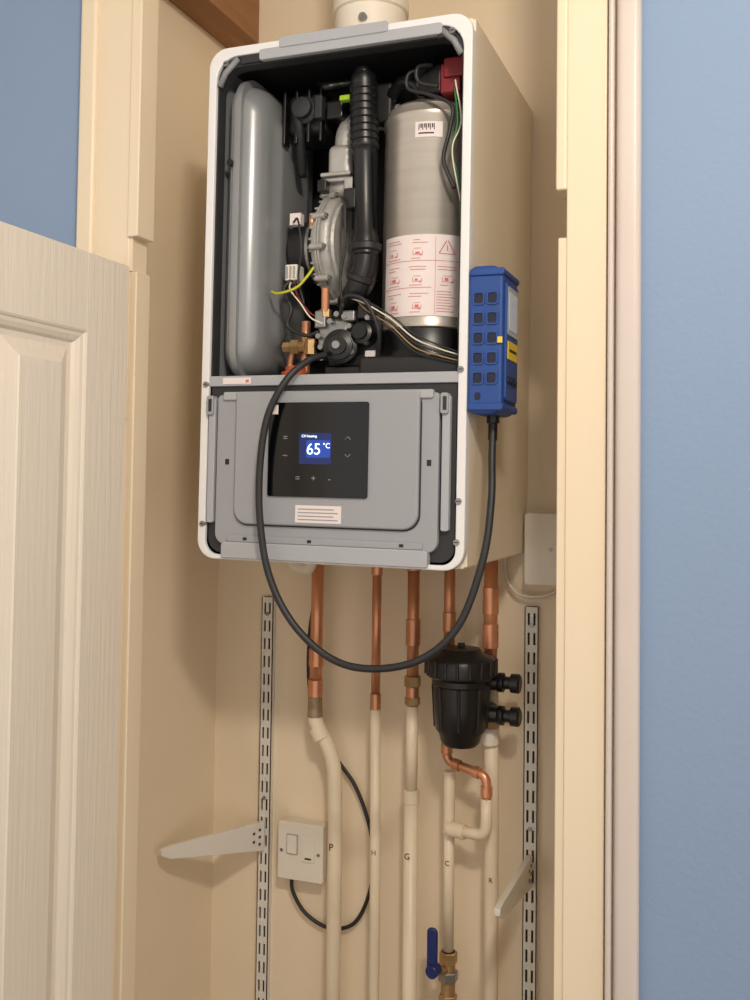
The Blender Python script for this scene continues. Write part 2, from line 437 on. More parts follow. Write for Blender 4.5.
# --- heat exchanger
cx, cy, R = 0.106, 0.118, 0.0695
P.append(lathe('heat_exchanger', (cx, cy, 1.780), (0, 0, 1),
    [(R-0.004, 0), (R, 0.003), (R, 0.018), (R-0.0015, 0.020), (R-0.0015, 0.022), (R, 0.024), (R, 0.300), (R+0.002, 0.303), (R+0.002, 0.309),
     (R-0.001, 0.312), (R-0.003, 0.322), (R-0.012, 0.329), (0.02, 0.334), (0.0, 0.335)], 'steel', 64))
P.append(lathe('exchanger_base', (cx, cy, 1.707), (0, 0, 1), [(R+0.002, 0), (R+0.004, 0.010), (R+0.004, 0.040), (R+0.001, 0.045), (R+0.001, 0.073), (0.03, 0.074)], 'black', 64))
P.append(box('exchanger_shelf', 0.03, 0.180, 0.032, 0.12, 1.707, 1.740, 'black2', 0.006))
P.append(cpatch('hx_label', cx, cy, R+0.0008, -46, 62, 1.797, 1.912, 'label'))
rnd = random.Random(5)
P.append(cpatch('hx_rule_mid', cx, cy, R+0.0013, -44, 60, 1.8745, 1.8752, 'red', 12))
P.append(cpatch('hx_rule_low', cx, cy, R+0.0013, -44, 20, 1.8365, 1.8372, 'red', 12))
P.append(cpatch('hx_rule_col', cx, cy, R+0.0013, 24, 24.5, 1.800, 1.908, 'red', 1))
for r_ in range(3):
    for c_ in range(3):
        a = -42+c_*34; z = 1.801+r_*0.038
        nm = 'hx_pict_%d%d' % (r_, c_)
        if r_ == 2 and c_ == 2:   # warning triangle
            for q in range(8):
                w_ = 9*(1-q/8)
                P.append(cpatch(nm+'t%d' % q, cx, cy, R+0.0013, a+12-w_-0.8, a+12-w_+0.4, z+0.008+q*0.0023, z+0.0105+q*0.0023, 'red', 1))
                P.append(cpatch(nm+'v%d' % q, cx, cy, R+0.0013, a+12+w_-0.4, a+12+w_+0.8, z+0.008+q*0.0023, z+0.0105+q*0.0023, 'red', 1))
            P.append(cpatch(nm+'b', cx, cy, R+0.0013, a+2.5, a+21.5, z+0.0075, z+0.0085, 'red', 4))
            P.append(cpatch(nm+'e', cx, cy, R+0.0013, a+11.4, a+12.6, z+0.012, z+0.020, 'red', 1))
            continue
        if r_ == 0 and c_ == 2:   # text block
            for k in range(8):
                P.append(cpatch(nm+'x%d' % k, cx, cy, R+0.0013, a, a+16+rnd.random()*8, z+0.002+k*0.004, z+0.0028+k*0.004, 'red', 3))
            continue
        # little line-drawn appliance sitting on ground line
        aw = 10+rnd.random()*5; ao = 4+rnd.random()*5; hh = 0.007+rnd.random()*0.004
        P.append(cpatch(nm+'o', cx, cy, R+0.0013, a+ao, a+ao+aw, z+0.006, z+0.0066, 'red', 3))
        P.append(cpatch(nm+'p', cx, cy, R+0.0013, a+ao+1.5, a+ao+aw-2, z+0.006+hh, z+0.0066+hh, 'red', 3))
        P.append(cpatch(nm+'q', cx, cy, R+0.0013, a+ao, a+ao+0.7, z+0.006, z+0.006+hh*0.8, 'red', 1))
        P.append(cpatch(nm+'r', cx, cy, R+0.0013, a+ao+aw-0.7, a+ao+aw, z+0.006, z+0.006+hh*0.6, 'red', 1))
        P.append(cpatch(nm+'s', cx, cy, R+0.0013, a+ao+3, a+ao+6+rnd.random()*3, z+0.0075, z+0.010+rnd.random()*0.003, 'red', 2))
        P.append(cpatch(nm+'w', cx, cy, R+0.0013, a+ao+aw-3, a+ao+aw-1.5, z+0.0045, z+0.0075, 'red', 1))
        for k in range(2):
            P.append(cpatch(nm+'l%d' % k, cx, cy, R+0.0013, a+1+rnd.random()*6, a+14+rnd.random()*12, z+0.023+k*0.004, z+0.0238+k*0.004, 'red', 3))
        P.append(cpatch(nm+'u', cx, cy, R+0.0013, a+1+rnd.random()*3, a+14+rnd.random()*10, z+0.001, z+0.0018, 'red', 3))
P.append(cpatch('hx_serial_label', cx, cy, R+0.0008, -2, 30, 2.050, 2.072, 'label', 8))
for i in range(9):
    P.append(cpatch('hx_bar_%d' % i, cx, cy, R+0.0012, 2+i*2.2, 2+i*2.2+1.1+0.5*(i % 2), 2.060+0.003*(i % 2), 2.069, 'ink', 1))
P.append(cpatch('hx_bar_text', cx, cy, R+0.0012, 2, 20, 2.0545, 2.0565, 'ink', 4))
# --- top of exchanger
P.append(tube('exchanger_top_hose', [(0.105, 0.08, 2.114), (0.098, 0.07, 2.132), (0.075, 0.075, 2.142), (0.05, 0.09, 2.129)], 0.010, 'black'))
P.append(lathe('flue_elbow', (0.045, 0.19, 2.085), (0, 0, 1), [(0.035, 0), (0.04, 0.01), (0.04, 0.05), (0.045, 0.055), (0.045, 0.075)], 'black2'))
P.append(box('ignition_box_red', 0.138, 0.168, 0.05, 0.085, 2.110, 2.152, 'redp', 0.003))
P.append(box('ignition_box_red_top', 0.144, 0.174, 0.045, 0.07, 2.130, 2.158, 'redp', 0.003))
P.append(box('ignition_transformer', 0.100, 0.137, 0.06, 0.10, 2.116, 2.158, 'black', 0.004))
P.append(tube('ignition_lead', [(0.115, 0.055, 2.149), (0.095, 0.040, 2.139), (0.095, 0.04, 2.118), (0.125, 0.038, 2.106), (0.160, 0.035, 2.085), (0.158, 0.035, 2.05), (0.150, 0.035, 2.01), (0.165, 0.04, 1.97)], 0.0028, 'rubber', 10))
P.append(tube('ignition_lead_b', [(0.125, 0.055, 2.154), (0.110, 0.035, 2.144), (0.112, 0.035, 2.124), (0.140, 0.035, 2.114)], 0.0030, 'rubber', 10))
P.append(tube('green_lead', [(0.163, 0.040, 2.11), (0.170, 0.033, 2.06), (0.162, 0.033, 2.02), (0.174, 0.035, 1.97), (0.176, 0.04, 1.85), (0.174, 0.04, 1.77)], 0.0014, 'wgreen', 8))
P.append(tube('white_lead', [(0.165, 0.035, 2.12), (0.176, 0.030, 2.06), (0.164, 0.030, 2.02), (0.176, 0.034, 1.95)], 0.0012, 'wwhite', 8))
# --- air intake duct / silencer
ax_, ay_ = 0.031, 0.052
prof = [(0.015, 0.0), (0.0185, 0.004), (0.0185, 0.030), (0.0165, 0.034), (0.0160, 0.10), (0.0165, 0.150), (0.018, 0.155), (0.0205, 0.158)]
h = 0.158
for i in range(9):
    prof += [(0.0210, h+0.001), (0.0210, h+0.006), (0.0190, h+0.0065), (0.0190, h+0.0095)]
    h += 0.0105
prof += [(0.020, h+0.002), (0.017, h+0.014), (0.013, h+0.016), (0.013, h+0.022)]
P.append(lathe('air_duct', (ax_, ay_, 1.885), (-0.035, 0, 1), prof, 'black', 32))
for sg in (-1, 1):
    P.append(box('air_duct_seam_%d' % (sg+1), ax_-0.002+sg*0.018, ax_+0.002+sg*0.018-0.004, ay_-0.008, ay_-0.002, 1.925, 2.035, 'black2', 0.001))
P.append(tube('air_duct_elbow', [(ax_, ay_, 1.90), (0.028, ay_, 1.87), (0.020, ay_, 1.848), (0.010, ay_+0.005, 1.832), (-0.004, ay_+0.02, 1.825)], 0.0165, 'black', 20))
P.append(lathe('duct_ring', (ax_, ay_, 1.893), (0, 0, 1), [(0.0195, 0), (0.022, 0.002), (0.022, 0.010), (0.0195, 0.012)], 'black2'))
P.append(lathe('duct_ring_low', (0.020, ay_, 1.850), (0.4, -0.1, 1), [(0.0175, 0), (0.0195, 0.002), (0.0195, 0.008), (0.0175, 0.010)], 'black2'))
P.append(box('duct_bracket', 0.010, 0.055, 0.08, 0.12, 2.09, 2.15, 'black2', 0.005))
P.append(box('duct_clip', -0.002, 0.018, 0.040, 0.062, 1.955, 1.985, 'black2', 0.003))
P.append(box('green_clip', -0.014, 0.006, 0.046, 0.058, 2.116, 2.124, 'green', 0.002))
# --- manifold / top black plumbing
P.append(box('top_manifold', -0.115, -0.050, 0.08, 0.16, 2.085, 2.150, 'black2', 0.012))
P.append(box('top_manifold_arm', -0.06, 0.02, 0.10, 0.14, 2.130, 2.160, 'black', 0.008))
P.append(lathe('manifold_port', (-0.080, 0.07, 2.118), (0, -1, 0), [(0.020, -0.02), (0.020, 0.0), (0.015, 0.004), (0.015, 0.014), (0.008, 0.016)], 'pgap'))
for i in range(4):
    P.append(box('manifold_rib_%d' % i, -0.117+i*0.02, -0.113+i*0.02, 0.072, 0.09, 2.07, 2.15, 'black', 0.001))
P.append(tube('grey_hose', [(-0.100, 0.10, 2.15), (-0.095, 0.07, 2.125), (-0.09, 0.075, 2.09), (-0.10, 0.11, 2.03)], 0.007, 'inner', 12))
P.append(tube('black_hose_top', [(-0.06, 0.08, 2.160), (-0.04, 0.06, 2.145), (-0.02, 0.07, 2.150), (0.01, 0.08, 2.155)], 0.006, 'black', 12))
P.append(box('black_valve_top', -0.046, -0.018, 0.07, 0.10, 2.100, 2.128, 'black', 0.004))
P.append(box('grey_clip_top', -0.060, -0.048, 0.06, 0.075, 2.10, 2.135, 'pgap', 0.002))
# --- fan: aluminium volute edge-on, with black motor on its left
fy, fz = 0.130, 1.916
fax = Vector((1, -0.10, 0.0))
f0 = Vector((-0.053, fy, fz))
vp = [(0.05, 0.0), (0.068, 0.0), (0.070, 0.003), (0.079, 0.004), (0.0805, 0.008), (0.0835, 0.0085), (0.0850, 0.012), (0.0850, 0.0165), (0.091, 0.017), (0.091, 0.0195), (0.0885, 0.0198),
      (0.0885, 0.0206), (0.091, 0.021), (0.091, 0.0238), (0.0850, 0.0243), (0.0845, 0.030), (0.081, 0.0345), (0.076, 0.036), (0.074, 0.040), (0.064, 0.0425), (0.060, 0.0425), (0.058, 0.039), (0.045, 0.039), (0.02, 0.041)]
P.append(lathe('fan_volute', f0, fax, vp, 'alu', 64))
d_, u_, v_ = axis_frame(fax)
for i in range(12):
    a = 2*math.pi*i/12+0.15
    q = f0+(u_*math.cos(a)+v_*math.sin(a))*0.0900
    P.append(cyl('volute_lug_%d' % i, q+d_*0.010, q+d_*0.031, 0.0050, 'alu', n=16))
    P.append(cyl('volute_bolt_%d' % i, q+d_*0.006, q+d_*0.035, 0.0028, 'zinc', n=6))
for i in range(30):
    a = 2*math.pi*i/30
    rdir = u_*math.cos(a)+v_*math.sin(a)
    P.append(cyl('volute_fin_%d' % i, f0+rdir*0.0835+d_*0.004, f0+rdir*0.0835+d_*0.015, 0.0018, 'alu', n=6))
P.append(lathe('fan_motor', f0-d_*0.062, fax, [(0.030, 0), (0.044, 0.003), (0.048, 0.008), (0.048, 0.032), (0.051, 0.034), (0.051, 0.044), (0.045, 0.046), (0.045, 0.063)], 'black2', 48))
P.append(lathe('fan_motor_ring', f0-d_*0.022, fax, [(0.050, 0), (0.055, 0.001), (0.055, 0.006), (0.050, 0.007)], 'zinc', 48))
P.append(box('motor_label', -0.102, -0.084, 0.072, 0.086, 1.946, 1.964, 'label', 0.001))
P.append(box('motor_connector', -0.102, -0.082, 0.060, 0.086, 1.860, 1.884, 'white', 0.002))
for i in range(3):
    P.append(box('connector_rib_%d' % i, -0.100+i*0.006, -0.097+i*0.006, 0.0585, 0.0605, 1.863, 1.881, 'alu'))
P.append(cyl('motor_coil', (-0.064, 0.070, 1.938), (-0.064, 0.070, 1.960), 0.004, 'copper', n=16))
P.append(box('volute_outlet', -0.042, -0.004, 0.070, 0.130, 1.985, 2.062, 'alu', 0.010))
P.append(tube('aluminium_elbow', [(-0.022, 0.095, 2.052), (-0.020, 0.095, 2.082), (-0.008, 0.10, 2.099), (0.02, 0.105, 2.104), (0.06, 0.11, 2.108)], 0.017, 'alu', 20))
P.append(box('volute_flange', -0.048, 0.000, 0.060, 0.132, 2.002, 2.008, 'alu', 0.002))
P.append(box('volute_flange_b', -0.048, 0.000, 0.060, 0.132, 2.011, 2.017, 'alu', 0.002))
P.append(box('volute_tab', -0.006, 0.010, 0.050, 0.070, 1.985, 2.005, 'alu', 0.004))
P.append(box('volute_sensor', -0.046, -0.032, 0.046, 0.062, 1.985, 2.003, 'black', 0.002))
P.append(box('venturi_block', -0.004, 0.016, 0.068, 0.10, 1.84, 1.88, 'black2', 0.006))
# --- gas valve group
P.append(box('gas_valve_body', -0.032, 0.050, 0.065, 0.125, 1.728, 1.808, 'black2', 0.006))
P.append(box('gas_valve_cast', -0.042, 0.006, 0.050, 0.085, 1.756, 1.798, 'zinc', 0.005))
P.append(lathe('gas_valve_knob', (-0.004, 0.055, 1.756), (0.15, -1, 0), [(0.023, 0), (0.025, 0.004), (0.025, 0.016), (0.020, 0.018), (0.020, 0.024), (0.013, 0.026), (0.013, 0.032), (0.008, 0.032)], 'black', 32))
P.append(cyl('gas_valve_knob_pin', (-0.002, 0.032, 1.756), (0.000, 0.020, 1.756), 0.006, 'zinc', n=16))
P.append(lathe('gas_valve_solenoid', (0.030, 0.045, 1.775), (0, -1, 0.1), [(0.016, -0.02), (0.016, 0.004), (0.011, 0.006), (0.011, 0.012), (0.004, 0.012)], 'black'))
P.append(box('gas_valve_lug_a', -0.044, -0.026, 0.042, 0.062, 1.784, 1.810, 'zinc', 0.003))
P.append(box('gas_valve_lug_b', 0.000, 0.020, 0.040, 0.06, 1.792, 1.808, 'zinc', 0.003))
P.append(box('gas_valve_terminal', 0.024, 0.046, 0.040, 0.065, 1.795, 1.815, 'black', 0.002))
P.append(box('gas_valve_tag', 0.028, 0.044, 0.0625, 0.0645, 1.735, 1.752, 'label', 0.0005))
for i, (x, z) in enumerate(((-0.036, 1.772), (-0.032, 1.756), (0.016, 1.748), (0.040, 1.796), (0.004, 1.799), (-0.018, 1.793), (-0.008, 1.803), (-0.030, 1.740), (0.012, 1.785))):
    P.append(cyl('gas_valve_screw_%d' % i, (x, 0.052, z), (x, 0.038, z), 0.0042, 'zinc', n=12))
P.append(box('gas_valve_foot', -0.03, 0.06, 0.05, 0.12, 1.707, 1.730, 'black', 0.004))
P.append(cyl('gas_copper_pipe', (-0.030, 0.050, 1.800), (-0.026, 0.040, 1.842), 0.006, 'copper'))
P.append(cyl('gas_pipe_nut', (-0.030, 0.050, 1.800), (-0.030, 0.050, 1.812), 0.009, 'brass', n=6))
P.append(cyl('brass_fitting_a', (-0.102, 0.062, 1.760), (-0.066, 0.062, 1.760), 0.008, 'brass', n=6))
P.append(cyl('brass_fitting_b', (-0.088, 0.062, 1.760), (-0.076, 0.062, 1.760), 0.012, 'brass', n=6))
P.append(cyl('brass_fitting_c', (-0.058, 0.062, 1.748), (-0.058, 0.062, 1.772), 0.009, 'brass', n=6))
P.append(cyl('copper_flow_pipe', (-0.072, 0.075, 1.707), (-0.072, 0.075, 1.800), 0.007, 'copper'))
P.append(lathe('orange_cap', (-0.072, 0.042, 1.706), (0, 0, 1), [(0.020, 0), (0.021, 0.002), (0.021, 0.014), (0.015, 0.016), (0.015, 0.022), (0.006, 0.024)], 'orange'))
P.append(tube('copper_bend', [(-0.10, 0.085, 1.707), (-0.10, 0.085, 1.745), (-0.088, 0.085, 1.765), (-0.06, 0.085, 1.770)], 0.006, 'copper', 12))
# --- looms
P.append(tube('earth_wire', [(-0.118, 0.050, 1.842), (-0.098, 0.035, 1.836), (-0.068, 0.030, 1.842), (-0.052, 0.032, 1.858), (-0.046, 0.040, 1.872)], 0.0020, 'wyel', 10))
P.append(tube('motor_loom', [(-0.09, 0.065, 1.864), (-0.10, 0.055, 1.845), (-0.085, 0.05, 1.815), (-0.09, 0.05, 1.79), (-0.06, 0.05, 1.775), (-0.04, 0.05, 1.78)], 0.003, 'rubber', 10))
P.append(tube('motor_loom_b', [(-0.088, 0.07, 1.864), (-0.080, 0.055, 1.84), (-0.055, 0.045, 1.81), (-0.04, 0.045, 1.80)], 0.0012, 'redp', 8))
P.append(tube('motor_loom_c', [(-0.094, 0.07, 1.864), (-0.088, 0.050, 1.845), (-0.068, 0.045, 1.822), (-0.05, 0.042, 1.80), (-0.03, 0.042, 1.79)], 0.0012, 'wwhite', 8))
P.append(tube('motor_loom_d', [(-0.094, 0.07, 1.95), (-0.075, 0.045, 1.945), (-0.066, 0.040, 1.90), (-0.072, 0.045, 1.86), (-0.062, 0.045, 1.82)], 0.0016, 'rubber', 8))
for i in range(5):
    o = i*0.004
    P.append(tube('valve_loom_%d' % i, [(0.005+o, 0.035, 1.825+o*0.3), (0.04, 0.028+o*0.5, 1.818-o), (0.080, 0.028, 1.795-o*1.2), (0.115, 0.028, 1.768-o*1.5), (0.15, 0.028, 1.752-o*1.2), (0.178, 0.030, 1.742-o)],
             0.0011, ['rubber', 'wwhite', 'rubber', 'brass', 'rubber'][i], 8))
P.append(tube('valve_loom_thick', [(-0.005, 0.045, 1.80), (0.010, 0.030, 1.825), (0.04, 0.028, 1.818), (0.058, 0.035, 1.780), (0.055, 0.05, 1.75)], 0.0030, 'rubber', 10))
P.append(tube('long_loom', [(-0.006, 0.06, 1.98), (0.004, 0.034, 1.96), (0.006, 0.032, 1.90), (0.0, 0.032, 1.85), (0.004, 0.035, 1.81)], 0.0020, 'rubber', 8))
# condensate stub under the case
P.append(tube('condensate_elbow', fillet([(-0.185, 0.28, 1.449), (-0.185, 0.28, 1.418), (-0.150, 0.28, 1.412), (-0.150, 0.28, 1.449)], 0.012), 0.011, 'white', 16, False))
P.append(cyl('condensate_collar', (-0.185, 0.28, 1.449), (-0.185, 0.28, 1.432), 0.014, 'white'))
P.append(cyl('drain_tap', (-0.005, 0.26, 1.449), (-0.005, 0.26, 1.438), 0.008, 'brass', n=6))
hang(group('gas_boiler', P))

# flue on top
fl = [lathe('flue_collar', (-0.010, 0.17, 2.194), (0, 0, 1), [(0.062, 0), (0.062, 0.030), (0.056, 0.034), (0.056, 0.10), (0.060, 0.102), (0.060, 0.120), (0.052, 0.125)], 'white'),
      cyl('flue_pipe', (-0.010, 0.17, 2.30), (-0.010, 0.17, 2.618), 0.050, 'white', n=40),
      cyl('flue_screw', (0.000, 0.108, 2.268), (0.000, 0.116, 2.268), 0.006, 'zinc', n=16)]
group('boiler_flue', fl)

# ------------------------------------------------------------------ gas analyser clipped to boiler side
g = []
gx0, gx1, gy0, gy1, gz0, gz1 = 0.2015, 0.248, -0.008, 0.074, 1.655, 1.850
g.append(rplate('boot', gx0, gx1, gz0, gz1, gy0, gy1, (0.010, 0.014, 0.018, 0.010), 'blueboot', 'Y', 0.004))
for r_ in range(5):
    for c_ in range(2):
        z = gz0+0.040+r_*0.0262
        x = gx0+0.008+c_*0.0185
        g.append(rplate('boot_slot_%d%d' % (r_, c_), x, x+0.012, z, z+0.0135, gy0-0.0005, gy0+0.002, 0.003, 'bluedark'))
        g.append(rring('boot_slot_rim_%d%d' % (r_, c_), (x-0.002, x+0.014, z-0.002, z+0.0155), (x, x+0.012, z, z+0.0135), (0.004,)*4, (0.003,)*4, gy0-0.0020, gy0+0.001, 'blueboot'))
g.append(rplate('boot_port', gx0+0.010, gx0+0.018, gz0+0.018, gz0+0.028, gy0-0.0005, gy0+0.002, 0.003, 'bluedark'))
for i, zz in enumerate((gz0+0.004, gz1-0.014)):
    g.append(rplate('boot_band_%d' % i, gx0+0.001, gx1+0.002, zz, zz+0.010, gy0-0.003, gy1+0.002, 0.004, 'blueboot', 'Y', 0.002))
g.append(rplate('face_plate', gy0+0.010, gy1-0.008, gz0+0.018, gz1-0.020, gx1-0.001, gx1+0.003, 0.006, 'blueboot', 'X', 0.001))
g.append(rplate('face_screen_bezel', gy0+0.014, gy1-0.012, gz1-0.090, gz1-0.026, gx1+0.002, gx1+0.0036, 0.003, 'metergrey', 'X'))
g.append(rplate('face_screen', gy0+0.020, gy1-0.018, gz1-0.083, gz1-0.033, gx1+0.003, gx1+0.0040, 0.002, 'meterscreen', 'X'))
g.append(rplate('face_yellow_label', gy0+0.016, gy1-0.014, gz1-0.122, gz1-0.098, gx1+0.002, gx1+0.0040, 0.002, 'yellow', 'X'))
g.append(rplate('face_label_text', gy0+0.022, gy1-0.020, gz1-0.112, gz1-0.108, gx1+0.003, gx1+0.0043, 0.001, 'ink', 'X'))
for i in range(3):
    g.append(cyl('key_%d' % i, (gx1+0.002, gy0+0.024+i*0.017, gz0+0.045), (gx1+0.0055, gy0+0.024+i*0.017, gz0+0.045), 0.0055, 'bluedark', n=16))
g.append(box('yellow_tag', gx1-0.006, gx1+0.0005, gy0-0.0036, gy0-0.0026, gz0+0.092, gz0+0.100, 'yellow'))
g.append(cyl('inlet_spigot', (0.226, 0.035, gz0-0.010), (0.226, 0.035, gz0+0.004), 0.0085, 'black'))
hose = [(0.226, 0.035, 1.6445), (0.228, 0.025, 1.60), (0.233, 0.005, 1.54), (0.227, -0.010, 1.465), (0.199, -0.022, 1.380), (0.149, -0.030, 1.333),
        (0.080, -0.034, 1.317), (0.022, -0.034, 1.328), (-0.032, -0.034, 1.370), (-0.068, -0.034, 1.430), (-0.084, -0.034, 1.502),
        (-0.087, -0.034, 1.577), (-0.077, -0.034, 1.650), (-0.053, -0.026, 1.702), (-0.032, -0.002, 1.731), (-0.016, 0.022, 1.742)]
g.append(tube('sample_hose', hose, 0.0050, 'rubber', 16, sub=14))
g.append(cyl('hose_cuff', (0.226, 0.035, 1.6445), (0.2265, 0.032, 1.622), 0.0062, 'black'))
hang(group('gas_analyser', g))

# ------------------------------------------------------------------ pipework
PY = 0.33
ZJ = BZ0-0.001
p1 = [tube('copper', [(-0.158, PY, ZJ), (-0.160, PY, 1.17)], 0.0108, 'copper', 20, False),
      cyl('coupling', (-0.159, PY, 1.272), (-0.159, PY, 1.242), 0.0130, 'copper'),
      cyl('coupling_low', (-0.160, PY, 1.220), (-0.160, PY, 1.190), 0.0130, 'copper'),
      cyl('soldered_end', (-0.160, PY, 1.195), (-0.160, PY, 1.155), 0.0122, 'solder', 0.0132),
      tube('painted', fillet([(-0.160, PY, 1.170), (-0.160, PY, 1.148), (-0.124, PY+0.005, 1.085), (-0.122, PY+0.008, 0.95), (-0.124, PY+0.008, 0.0)], 0.035), 0.0128, 'pipe', 20, False),
      cyl('painted_collar', (-0.156, PY, 1.138), (-0.146, PY, 1.118), 0.0150, 'pipe'),
      text('letter', 'P', -0.124, PY-0.0052, 0.938, 0.017, 'ink')]
group('flow_pipe', p1)
p2 = [tube('copper', [(-0.048, PY, ZJ), (-0.048, PY, 1.19)], 0.0078, 'copper', 20, False),
      cyl('coupling', (-0.048, PY, 1.205), (-0.048, PY, 1.178), 0.0092, 'copper'),
      cyl('coupling_top', (-0.048, PY, 1.430), (-0.048, PY, 1.405), 0.0094, 'copper'),
      tube('painted', [(-0.048, PY, 1.184), (-0.046, PY+0.004, 0.9), (-0.045, PY+0.004, 0.0)], 0.0090, 'pipe', 20, False),
      text('letter', 'H', -0.046, PY-0.0054, 0.940, 0.012, 'ink')]
group('hot_water_pipe', p2)
p3 = [tube('copper', [(0.018, PY, ZJ), (0.018, PY, 1.19)], 0.0100, 'copper', 20, False),
      cyl('coupling_a', (0.018, PY, 1.442), (0.018, PY, 1.415), 0.0125, 'copper'),
      cyl('coupling_b', (0.018, PY, 1.335), (0.018, PY, 1.290), 0.0122, 'copper'),
      cyl('brass_nut', (0.018, PY, 1.240), (0.018, PY, 1.222), 0.0140, 'brass', n=6),
      cyl('brass_neck', (0.018, PY, 1.222), (0.018, PY, 1.196), 0.0110, 'copper'),
      cyl('brass_nut_low', (0.018, PY, 1.205), (0.018, PY, 1.192), 0.0130, 'brass', n=6),
      tube('painted', [(0.018, PY, 1.195), (0.018, PY, 1.04)], 0.0100, 'pipe', 20, False),
      cyl('painted_sleeve', (0.018, PY, 1.052), (0.018, PY, 1.030), 0.0135, 'pipe'),
      tube('painted_low', [(0.018, PY, 1.04), (0.020, PY, 0.0)], 0.0120, 'pipe', 20, False),
      text('letter', 'G', 0.016, PY-0.0124, 0.945, 0.014, 'ink')]
group('gas_pipe', p3)
ex = 0.155
p4 = [tube('copper_top', [(0.081, PY, ZJ), (0.081, PY, 1.29)], 0.0092, 'copper', 20, False),
      cyl('coupling', (0.081, PY, 1.350), (0.081, PY, 1.318), 0.0108, 'copper'),
      tube('copper_offset', fillet([(0.083, 0.315, 1.165), (0.083, 0.315, 1.110), (ex, 0.298, 1.098), (ex, 0.298, 1.055)], 0.014), 0.0074, 'copper', 20, False),
      cyl('elbow_socket_a', (0.083, 0.315, 1.138), (0.083, 0.315, 1.122), 0.0095, 'copper'),
      cyl('elbow_socket_b', (0.096, 0.3115, 1.1075), (0.108, 0.3085, 1.106), 0.0095, 'copper'),
      cyl('elbow_socket_c', (0.133, 0.3030, 1.102), (0.143, 0.3005, 1.100), 0.0095, 'copper'),
      cyl('elbow_socket_d', (ex, 0.298, 1.082), (ex, 0.298, 1.066), 0.0095, 'copper'),
      tube('painted_return', fillet([(ex, 0.298, 1.062), (ex, 0.298, 1.004), (0.090, 0.318, 1.000)], 0.018), 0.0092, 'pipe', 20, False),
      cyl('painted_elbow_end', (0.116, 0.310, 1.001), (0.088, 0.319, 1.000), 0.0120, 'pipe'),
      tube('painted_low', [(0.084, PY, 1.02), (0.085, PY, 0.80)], 0.0088, 'pipe', 20, False),
      cyl('painted_cap', (0.084, PY, 1.09), (0.084, PY, 0.99), 0.0095, 'pipe'),
      tube('painted_bottom', [(0.085, PY, 0.70), (0.085, PY, 0.0)], 0.0088, 'pipe', 20, False),
      text('letter', 'C', 0.084, PY-0.0094, 0.943, 0.011, 'ink')]
group('cold_feed_pipe', p4)
p5 = [tube('copper_top', [(0.151, PY, ZJ+0.0), (0.151, PY, 1.28)], 0.0112, 'copper', 20, False),
      cyl('coupling', (0.151, PY, 1.395), (0.151, PY, 1.350), 0.0130, 'copper'),
      cyl('coupling_low', (0.151, PY, 1.335), (0.151, PY, 1.295), 0.0130, 'copper'),
      tube('painted', [(0.151, PY+0.005, 1.29), (0.154, PY+0.006, 1.0), (0.157, PY+0.006, 0.0)], 0.0118, 'pipe', 20, False),
      cyl('brass_nut', (0.152, PY, 1.190), (0.152, PY, 1.168), 0.0160, 'brass', n=6),
      cyl('white_collar', (0.152, PY, 1.168), (0.152, PY, 1.140), 0.0145, 'white'),
      text('letter', 'R', 0.156, PY-0.0064, 0.925, 0.011, 'ink')]
group('return_pipe', p5)

# shut-off valve with blue lever
v = [cyl('body', (0.085, PY, 0.799), (0.085, PY, 0.701), 0.0115, 'brass', n=24),
     cyl('nut_top', (0.085, PY, 0.799), (0.085, PY, 0.780), 0.0150, 'brass', n=6),
     cyl('nut_mid', (0.085, PY, 0.768), (0.085, PY, 0.752), 0.0165, 'zinc', n=6),
     cyl('nut_low', (0.085, PY, 0.730), (0.085, PY, 0.708), 0.0155, 'brass', n=6),
     cyl('spindle', (0.085, PY, 0.770), (0.074, PY-0.035, 0.780), 0.0065, 'brass', n=16),
     rplate('lever', 0.061, 0.079, 0.774, 0.850, PY-0.043, PY-0.036, 0.008, 'bluehandle', b=0.003),
     cyl('lever_boss', (0.074, PY-0.028, 0.782), (0.070, PY-0.047, 0.782), 0.0105, 'bluehandle', n=20)]
group('shutoff_valve', v)

# magnetic filter
fx, fyy = 0.119, 0.270
fz0 = 1.148
fprof = [(0.012, 0.0), (0.026, 0.002), (0.031, 0.008), (0.034, 0.020), (0.040, 0.028), (0.0425, 0.060), (0.0435, 0.095), (0.046, 0.098), (0.046, 0.106), (0.050, 0.108),
         (0.055, 0.112), (0.056, 0.118), (0.055, 0.136), (0.050, 0.142), (0.036, 0.146), (0.030, 0.154), (0.012, 0.156)]
f = [lathe('canister', (fx, fyy, fz0), (0, 0, 1), fprof, 'black', 48)]
for i in range(18):
    a = 2*math.pi*i/18
    c0 = Vector((fx+0.0555*math.cos(a), fyy+0.0555*math.sin(a), fz0+0.114))
    f.append(cyl('cap_rib_%d' % i, c0, c0+Vector((0, 0, 0.024)), 0.0028, 'black', n=8))
for i in range(8):
    a = 2*math.pi*i/8+0.2
    c0 = Vector((fx+0.040*math.cos(a), fyy+0.040*math.sin(a), fz0+0.030))
    f.append(cyl('body_rib_%d' % i, c0, c0+Vector((0.004*math.cos(a), 0.004*math.sin(a), 0.066)), 0.003, 'black', n=8))
f.append(cyl('bleed_screw', (fx, fyy, fz0+0.156), (fx, fyy, fz0+0.162), 0.006, 'black2', n=6))
